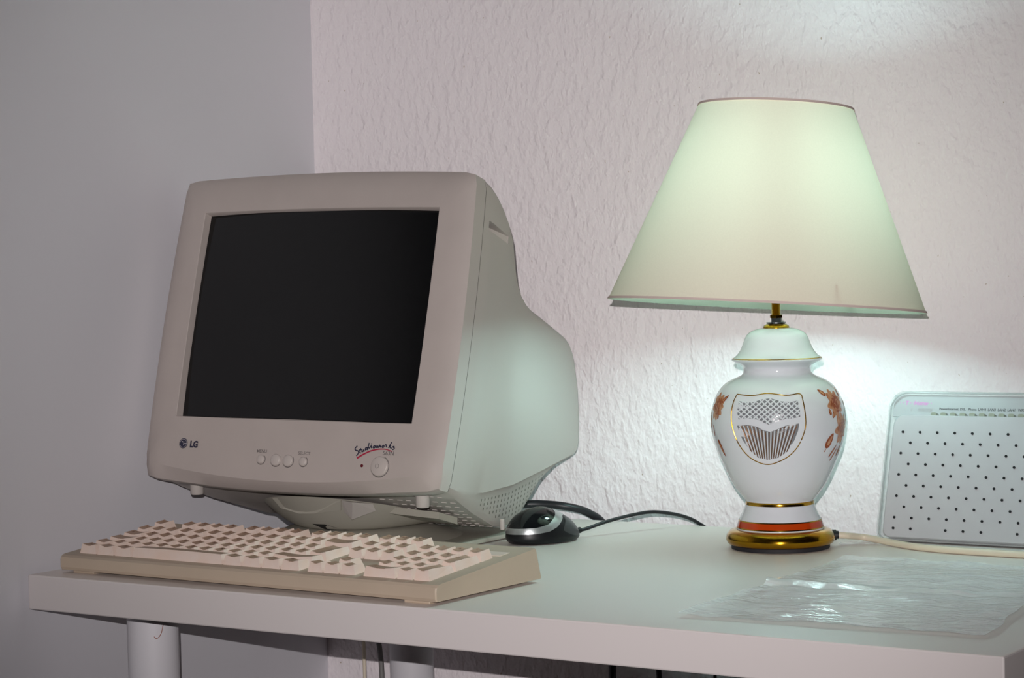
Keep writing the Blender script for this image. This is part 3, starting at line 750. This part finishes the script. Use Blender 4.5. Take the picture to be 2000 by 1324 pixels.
# shade, sitting crooked
HB = Vector((-0.470, 0.882, 0)).normalized()
sb = LC + Vector((-.0088, -.0045, .2431)) - HB * .0040; st = LC + Vector((.0036, .0019, .4429)) + HB * .0046
ax = (st - sb).normalized(); e1 = ax.cross(Vector((0, 1, 0))).normalized(); e2 = ax.cross(e1)
def cone_ring(c, r, n=96): return [c + e1 * r * math.cos(2 * PI * i / n) + e2 * r * math.sin(2 * PI * i / n) for i in range(n)]
RB, RTp = .1582, .0766
V = []; F = []; n = 96
for j in range(13):
    t = j / 12; V += cone_ring(sb.lerp(st, t), lerp(RB, RTp, t))
for j in range(12):
    for i in range(n):
        k = (i + 1) % n; F.append([j * n + i, j * n + k, (j + 1) * n + k, (j + 1) * n + i])
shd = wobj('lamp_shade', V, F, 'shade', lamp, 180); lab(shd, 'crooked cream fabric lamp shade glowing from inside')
def rim(name, t0, t1, off):
    V = []; F = []
    for (t, o_) in ((t0, off), (t1, off), (t1, .00015), (t0, .00015)): V += cone_ring(sb.lerp(st, t), lerp(RB, RTp, t) + o_)
    for j in range(4):
        for i in range(n):
            k = (i + 1) % n; j2 = (j + 1) % 4; F.append([j * n + i, j * n + k, j2 * n + k, j2 * n + i])
    wobj(name, V, F, 'trim', shd, 30)
rim('shade_trim', .0005, .012, .0010); rim('shade_trim', .988, .9995, .0010)
# wire spider carrying the shade
sp = sb.lerp(st, .10); hub = LC + Vector((0, 0, .264)); parts = []
for k in range(3):
    a = 2 * PI * k / 3 + .4; pr_ = sp + (e1 * math.cos(a) + e2 * math.sin(a)) * (lerp(RB, RTp, .10) - .001)
    parts.append(tube_vf([hub, hub.lerp(pr_, .5), pr_], .0012, 6))
wobj('shade_carrier', *merge(parts), 'steel', shd, 60)
# decoration on the jar: surface points by angle (deg, + = right as seen from the camera) and height
def SP(deg, z, off=.0004):
    a = aim + math.radians(deg); r = rad(z) + off
    return LC + Vector((math.cos(a) * r, math.sin(a) * r, z))
def zv(v): return .1307 - (v - 816) * .000517 if v > 700 else 0
def da(u, v): # pixel to angle on the jar
    r = rad(zv(v)); x = (u - (1519.7 + (816 - v) * -.0205 * -1 * -1)) * .000515
    return math.degrees(math.asin(max(-.97, min(.97, x / r))))
def px(u, v, off=.0004): return SP(da(u, v), zv(v), off)
outl = [(1442, 763), (1470, 765), (1500, 761), (1535, 765), (1560, 763), (1566, 775), (1571, 805), (1570, 830), (1558, 860), (1540, 880), (1520, 891), (1503, 896), (1485, 893), (1463, 880), (1444, 855), (1433, 825), (1431, 800), (1435, 778)]
lat = wobj('lattice_panel', *tube_vf([px(u, v, .0002) for u, v in [(q.x, q.y) for q in catmull([(a, b, 0) for a, b in outl + outl[:1]], 5)][:-1]], .00055, 6, True), 'gold', lamp, 60)
lab(lat, 'openwork lattice panel outlined in gold')
def region_fan(pts, off, m, name):
    c = (sum(p[0] for p in pts) / len(pts), sum(p[1] for p in pts) / len(pts)); V = []; F = []; R_ = 5; n = len(pts)
    for j in range(R_ + 1):
        for (u, v) in pts: V.append(px(lerp(c[0], u, max(.02, j / R_)), lerp(c[1], v, max(.02, j / R_)), off))
    for j in range(R_):
        for i in range(n): k = (i + 1) % n; F.append([j * n + i, j * n + k, (j + 1) * n + k, (j + 1) * n + i])
    F.append(list(range(n))); return wobj(name, V, F, m, lat, None)
up_ = [(1446, 776), (1470, 778), (1490, 772), (1505, 770), (1525, 776), (1545, 778), (1556, 775), (1560, 790), (1561, 806), (1545, 808), (1522, 811), (1510, 817), (1502, 819), (1494, 816), (1484, 810), (1466, 808), (1445, 810), (1442, 795)]
lo_ = [(1442, 822), (1462, 820), (1480, 823), (1492, 830), (1505, 833), (1518, 828), (1535, 821), (1559, 818), (1557, 832), (1550, 850), (1536, 872), (1520, 883), (1500, 887), (1482, 883), (1466, 868), (1452, 848)]
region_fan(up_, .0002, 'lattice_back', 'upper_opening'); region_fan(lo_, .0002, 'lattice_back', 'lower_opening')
def inside(u, v, poly):
    c = False; n = len(poly)
    for i in range(n):
        a, b = poly[i], poly[i - 1]
        if (a[1] > v) != (b[1] > v) and u < (b[0] - a[0]) * (v - a[1]) / (b[1] - a[1]) + a[0]: c = not c
    return c
parts = []
for sgn in (1, -1):
    for k in range(-30, 31):
        run = []
        for q in range(0, 140):
            u = 1432 + q; v = 795 + sgn * (u - 1500) * .85 + k * 9.4
            if inside(u, v, up_): run.append((u, v))
        if len(run) > 3: parts.append(tube_vf([px(u, v, .0006) for u, v in run[::3] + [run[-1]]], .00075, 5))
o = wobj('lattice', *merge(parts), 'porcelain', lat, 60); o['kind'] = 'stuff'
parts = []; gold = []
for k in range(30):
    f = (k + .5) / 30; u0 = lerp(1444, 1558, f); u1 = lerp(1474, 1530, f); run = []
    for q in range(40):
        t = q / 39; u = lerp(u0, u1, t); v = lerp(818, 890, t)
        if inside(u, v, lo_): run.append((u, v))
    if len(run) > 3:
        (gold if k % 2 else parts).append(tube_vf([px(u, v, .0006) for u, v in run[::3] + [run[-1]]], .00038 if k % 2 else .0006, 5))
o = wobj('fan_ribs', *merge(parts), 'porcelain', lat, 60); o['kind'] = 'stuff'
o = wobj('fan_ribs_gilded', *merge(gold), 'bronze', lat, 60); o['kind'] = 'stuff'
# painted roses left and right
def petal(deg, z, l, wd_, rot, off):
    V = [SP(deg, z, off)]; F = []; n = 14
    for i in range(n):
        a = 2 * PI * i / n; x = l * math.cos(a); y = wd_ * math.sin(a) * (1 - .35 * math.cos(a))
        X = x * math.cos(rot) - y * math.sin(rot); Y = x * math.sin(rot) + y * math.cos(rot)
        V.append(SP(deg + math.degrees(X / rad(z)), z + Y, off))
    for i in range(n): F.append([0, 1 + i, 1 + (i + 1) % n])
    return V, F
def rose(deg, z, s, sd):
    rnd = random.Random(sd); A = []; B = []
    for k in range(9):
        a = k * 2.4; A.append(petal(deg + math.degrees(s * .5 * math.cos(a) / .066), z + s * .55 * math.sin(a), s * .55, s * .33, a, .00020 + k * .00001))
    for k in range(11):
        a = k * 1.9 + .5; rr = s * (.15 + .07 * k); B.append(petal(deg + math.degrees(rr * .7 * math.cos(a) / .066), z + rr * .75 * math.sin(a), s * .26, s * .085, a + 1.3, .00035 + k * .00001))
    return A, B
def spray(name, roses, leaves):
    A = []; B = []
    for i, (d_, z_, s_) in enumerate(roses):
        a, b = rose(d_, z_, s_, i + len(name)); A += a; B += b
    for (d_, z_, l_, w_, r_) in leaves:
        B.append(petal(d_, z_, l_, w_, r_, .00028)); A.append(petal(d_, z_, l_ * .62, w_ * .45, r_, .00045))
    g = wobj(name, *merge(A), 'rose2', lamp, None, False); wobj('rust_petals', *merge(B), 'rose', g, None, False)
    lab(g, 'painted rust coloured rose spray')
def zz(v): return .1307 - (v - 816) * .000517
spray('rose_spray', [(60, zz(785), .0135), (69, zz(833), .0150), (92, zz(800), .013)],
      [(46, zz(763), .0050, .0022, 2.5), (50, zz(800), .0035, .0018, 1.9), (54, zz(806), .0035, .0016, 1.4), (50, zz(855), .0085, .0040, 1.0), (58, zz(876), .0080, .0012, .9), (62, zz(882), .0085, .0011, 1.0), (70, zz(877), .0060, .0022, 1.3), (76, zz(765), .005, .002, 1.2), (46, zz(873), .0022, .0006, 1.0)])
spray('rose_spray', [(-67, zz(788), .0130), (-90, zz(825), .014)],
      [(-56, zz(773), .0055, .0022, .7), (-62, zz(803), .0050, .0016, 1.5), (-72, zz(835), .006, .0013, 1.7), (-62, zz(868), .0095, .0022, -1.2), (-64, zz(790), .0075, .0022, 1.3)])
# cord with its black grommet
def wpx(u, v, z):     # helper used once to place the cord on the desk
    d = FW + RT * ((u - 1000) / FPX) - UPV * ((v - 662) / FPX); t = (z - CAM.z) / d.z; return CAM + d * t
gdir = Vector((math.cos(aim + math.radians(98)), math.sin(aim + math.radians(98)), 0))
g0 = LC + gdir * .0525 + Vector((0, 0, .0112))
wobj('cord_grommet', *tube_vf([g0 - gdir * .002, g0 + gdir * .0035, g0 + gdir * .0036, g0 + gdir * .006], lambda t: .0055 if t < .5 else .0042, 12), 'cable', lamp, 40)
CP = [g0 + gdir * .003, g0 + gdir * .014 + Vector((0, 0, -.001)), Vector((.6420, .5330, .0062)), Vector((.6720, .5240, .0042)), Vector((.7080, .5060, .0036)), Vector((.7450, .4960, .0036)), Vector((.7900, .4930, .0036)), Vector((.8400, .4930, .0036)), Vector((.9000, .5050, .0036)), Vector((.9600, .5500, .0036)), Vector((.985, .598, .0036)), Vector((.990, .618, -.02)), Vector((.990, .625, -.25))]
lab(wobj('power_cord', *tube_vf(catmull(CP, 8), .0034, 10), 'cord', lamp, 60), 'ivory power cord lying on the desk')

# ------------------------------------------------------------------ router leaning back
RB0 = Vector((0, .5500, 0)); LN = math.radians(16.5)
rfu = Vector((0, math.sin(LN), math.cos(LN))); rfb = Vector((0, math.cos(LN), -math.sin(LN)))
def RL(x, h, d): return RB0 + Vector((x, 0, 0)) + rfu * h + rfb * d
rt_ = tag(empty('router', (.745, .57, 0)), 'white leaning internet router with clear frame and dotted front, cut off by the photo edge', 'router')
def rrect(x0, x1, h0, h1, rads, n=8):
    P = []
    for (cx, cy, a0, r) in ((x1 - rads[1], h0 + rads[1], -PI / 2, rads[1]), (x1 - rads[2], h1 - rads[2], 0, rads[2]), (x0 + rads[3], h1 - rads[3], PI / 2, rads[3]), (x0 + rads[0], h0 + rads[0], PI, rads[0])):
        for k in range(n + 1): a = a0 + PI / 2 * k / n; P.append((cx + r * math.cos(a), cy + r * math.sin(a)))
    return P
def slab(outline, d0, d1, bev=.0):
    n = len(outline); V = []; F = []
    cx = sum(p[0] for p in outline) / n; cy = sum(p[1] for p in outline) / n
    def sc_(p, b):
        L = math.hypot(p[0] - cx, p[1] - cy); k = 1 - b / L; return (cx + (p[0] - cx) * k, cy + (p[1] - cy) * k)
    lv = [(d0, bev), (d0 + bev, 0), (d1, 0)] if bev else [(d0, 0), (d1, 0)]
    for d, b in lv: V += [RL(*sc_(p, b), d) for p in outline]
    m = len(lv)
    for j in range(m - 1):
        for i in range(n): k = (i + 1) % n; F.append([j * n + i, j * n + k, (j + 1) * n + k, (j + 1) * n + i])
    F.append(list(range(n))[::-1]); F.append([(m - 1) * n + i for i in range(n)]); return V, F
RX1 = .858
bodyo = rrect(.6525, RX1 - .008, .0055, .1330, (.008, .008, .012, .012))
rbody = wobj('body', *slab(bodyo, .0000, .020, .0015), 'router', rt_, 30)
shell = rrect(.6445, RX1, .0030, .1585, (.010, .010, .018, .018))
lab(wobj('clear_shell', *slab(shell, .0030, .0090), 'acrylic', rt_, 30), 'clear acrylic frame around the router')
wobj('clear_shell_edge', *tube_vf([RL(x, h, .006) for x, h in rrect(.6457, RX1 - .0012, .0042, .1573, (.010, .010, .018, .018))], .0010, 8, True), 'acrylic_edge', rt_, 60)
V, F = merge([([RL(*p) for p in ((x0, h0, .0085), (x1, h0, .0085), (x1, h1, .0085), (x0, h1, .0085), (x0, h0, .011), (x1, h0, .011), (x1, h1, .011), (x0, h1, .011))], [[0, 1, 2, 3], [4, 5, 6, 7], [0, 1, 5, 4], [1, 2, 6, 5], [2, 3, 7, 6], [3, 0, 4, 7]]) for x0, x1, h0, h1 in ((.6475, RX1 - .003, .1325, .1555),)])
wobj('header_plate', V, F, 'router', rt_, None)
V, F = box_vf(.665, RX1 - .012, .560, .610, 0, .010, .002, 1); lab(wobj('stand_foot', V, F, 'dark', rt_, 30), 'dark foot under the router')
for k in range(15):
    x = .6952 + k * .01033
    if x > RX1 - .015: break
    o_ = rrect(x - .0030, x + .0030, .1325, .1362, (.0003, .0003, .0014, .0014), 3)
    wobj('indicator_window', *slab(o_, .0015, .0090), 'rled', rt_, 30)
def rtext(name, s, x, h, size, m, xs=1.0, shear=0.0, off=.0001, d=.0025):
    VF = text_vf(s, size, shear, xs=xs, offset=off); return wobj(name, [RL(x + v.x, h + v.y, d) for v in VF[0]], VF[1], m, rt_, None, False)
for k, s in enumerate(('Power', 'Internet', 'DSL', 'Phone', 'LAN4', 'LAN3', 'LAN2', 'LAN1', 'WPS')):
    rtext('indicator_lettering', s, .7052 + k * .01033, .1400, .0036, 'inkdark', .98)
rtext('brand_lettering', '· · T · ·Home· ·', .6742, .1455, .0058, 'magenta', 1.0, .05, .0002)
# vent holes in the front
holes = []; faint = []
for r_ in range(10):
    h = .1147 - r_ * .01108; xo = .6645 if r_ % 2 == 0 else .6739
    if r_ == 9: xo = .6645 - .0
    for k in range(11):
        x = xo + k * .0188
        if x > RX1 - .016: continue
        if (r_, k) in ((9, 2), (9, 6)): continue
        VF = lathe_vf([(.0014, -.0007), (.0014, .0006)], 12)
        holes.append(([RL(x + v.x, h + v.y, v.z) for v in VF[0]], VF[1]))
o = wobj('vent_holes', *merge(holes), 'hole', rbody, 40); o['kind'] = 'stuff'

# ------------------------------------------------------------------ clear plastic sleeve lying on the desk
A_, B_, C_, D_ = Vector((.700, .050, 0)), Vector((.6760, .4180, 0)), Vector((.9050, .4260, 0)), Vector((.962, .066, 0))
NU, NV = 60, 84; V = []; F = []
for j in range(NV + 1):
    for i in range(NU + 1):
        s, t = i / NU, j / NV
        p = A_.lerp(D_, s).lerp(B_.lerp(C_, s), t)
        n1 = noise.noise(Vector((p.x * 22, p.y * 14, 1.3))); n2 = noise.noise(Vector((p.x * 60, p.y * 38, 5.1)))
        e = min(s, 1 - s, t, 1 - t)
        z = .0022 + .0016 * n1 + .0012 * n2 + .0016 * max(0, n1)
        fold = math.exp(-((t - .50 - .03 * s) / .012) ** 2) * .0048 * max(0, 1 - s * .7)
        dg = math.exp(-((t - .16 - .12 * s) / .03) ** 2) * .0020 * max(0, 1 - abs(s - .35) * 3)
        lift = max(0, .03 - e) / .03 * .0010 * (1 + noise.noise(Vector((p.x * 35, p.y * 35, 9))))
        edge = .0045 * noise.noise(Vector((p.x * 18, p.y * 18, 3.7))) * (1 - min(1, e / .04))
        V.append(Vector((p.x + edge, p.y + edge * .6, max(.0005, z + fold + dg + lift))))
for j in range(NV):
    for i in range(NU): F.append([j * (NU + 1) + i, j * (NU + 1) + i + 1, (j + 1) * (NU + 1) + i + 1, (j + 1) * (NU + 1) + i])
tag(wobj('plastic_sleeve', V, F, 'film', None, 180), 'crumpled clear plastic sleeve lying on the right end of the desk', 'plastic sleeve')
# little scrap of clear film beside the cord
V = []; F = []
for j in range(9):
    for i in range(13):
        s, t = i / 12, j / 8; p = Vector((.622, .520, 0)) + Vector((.83, .56, 0)) * (.040 * s) + Vector((.3, -.95, 0)) * (.022 * t * (1 - .5 * abs(s - .5)))
        V.append(Vector((p.x, p.y, .0012 + .0016 * (noise.noise(Vector((s * 4, t * 3, 7))) + .4) if True else 0)))
for v in V: v.z = max(v.z, .0004)
for j in range(8):
    for i in range(12): F.append([j * 13 + i, j * 13 + i + 1, (j + 1) * 13 + i + 1, (j + 1) * 13 + i])
tag(wobj('film_scrap', V, F, 'film', None, 180), 'small crumpled scrap of clear film beside the lamp cord', 'scrap')

# ------------------------------------------------------------------ cables hanging behind and below the desk
def hang(name, pts, r, m, label):
    return tag(wobj(name, *tube_vf(catmull(pts, 8), r, 10), m, None, 60), label, 'cable')
hang('hanging_cable', [(-.0200, .550, -.040), (-.0190, .550, -.12), (-.0178, .550, -.19), (-.014, .545, -.40), (-.005, .54, -.60), (.02, .52, -.731)], .0022, 'cord', 'thin ivory cable hanging under the desk near the wall corner')
hang('hanging_cable', [(-.0250, .568, -.040), (-.0165, .568, -.12), (-.0060, .568, -.1924), (-.0055, .560, -.33), (-.008, .555, -.55), (-.012, .55, -.730)], .0032, 'greycable', 'thicker grey cable hanging slantwise under the desk near the wall corner')
hang('hanging_cable', [(.468, .400, -.036), (.472, .400, -.08), (.476, .400, -.124), (.482, .40, -.22), (.49, .40, -.45), (.50, .39, -.729)], .0030, 'cable', 'black cable hanging under the middle of the desk')
# a hair stuck to the front left leg
P_ = [Vector((.075 + .0262 * math.cos(a), .094 + .0262 * math.sin(a), z)) for a, z in ((-.42, -.0545), (-.46, -.0590), (-.52, -.0635), (-.62, -.0668), (-.72, -.0672), (-.78, -.0655))]
tag(wobj('hair_strand', *tube_vf(catmull(P_, 5), .00035, 5), 'rose', None, 60), 'short brown hair stuck to the front left desk leg', 'hair')
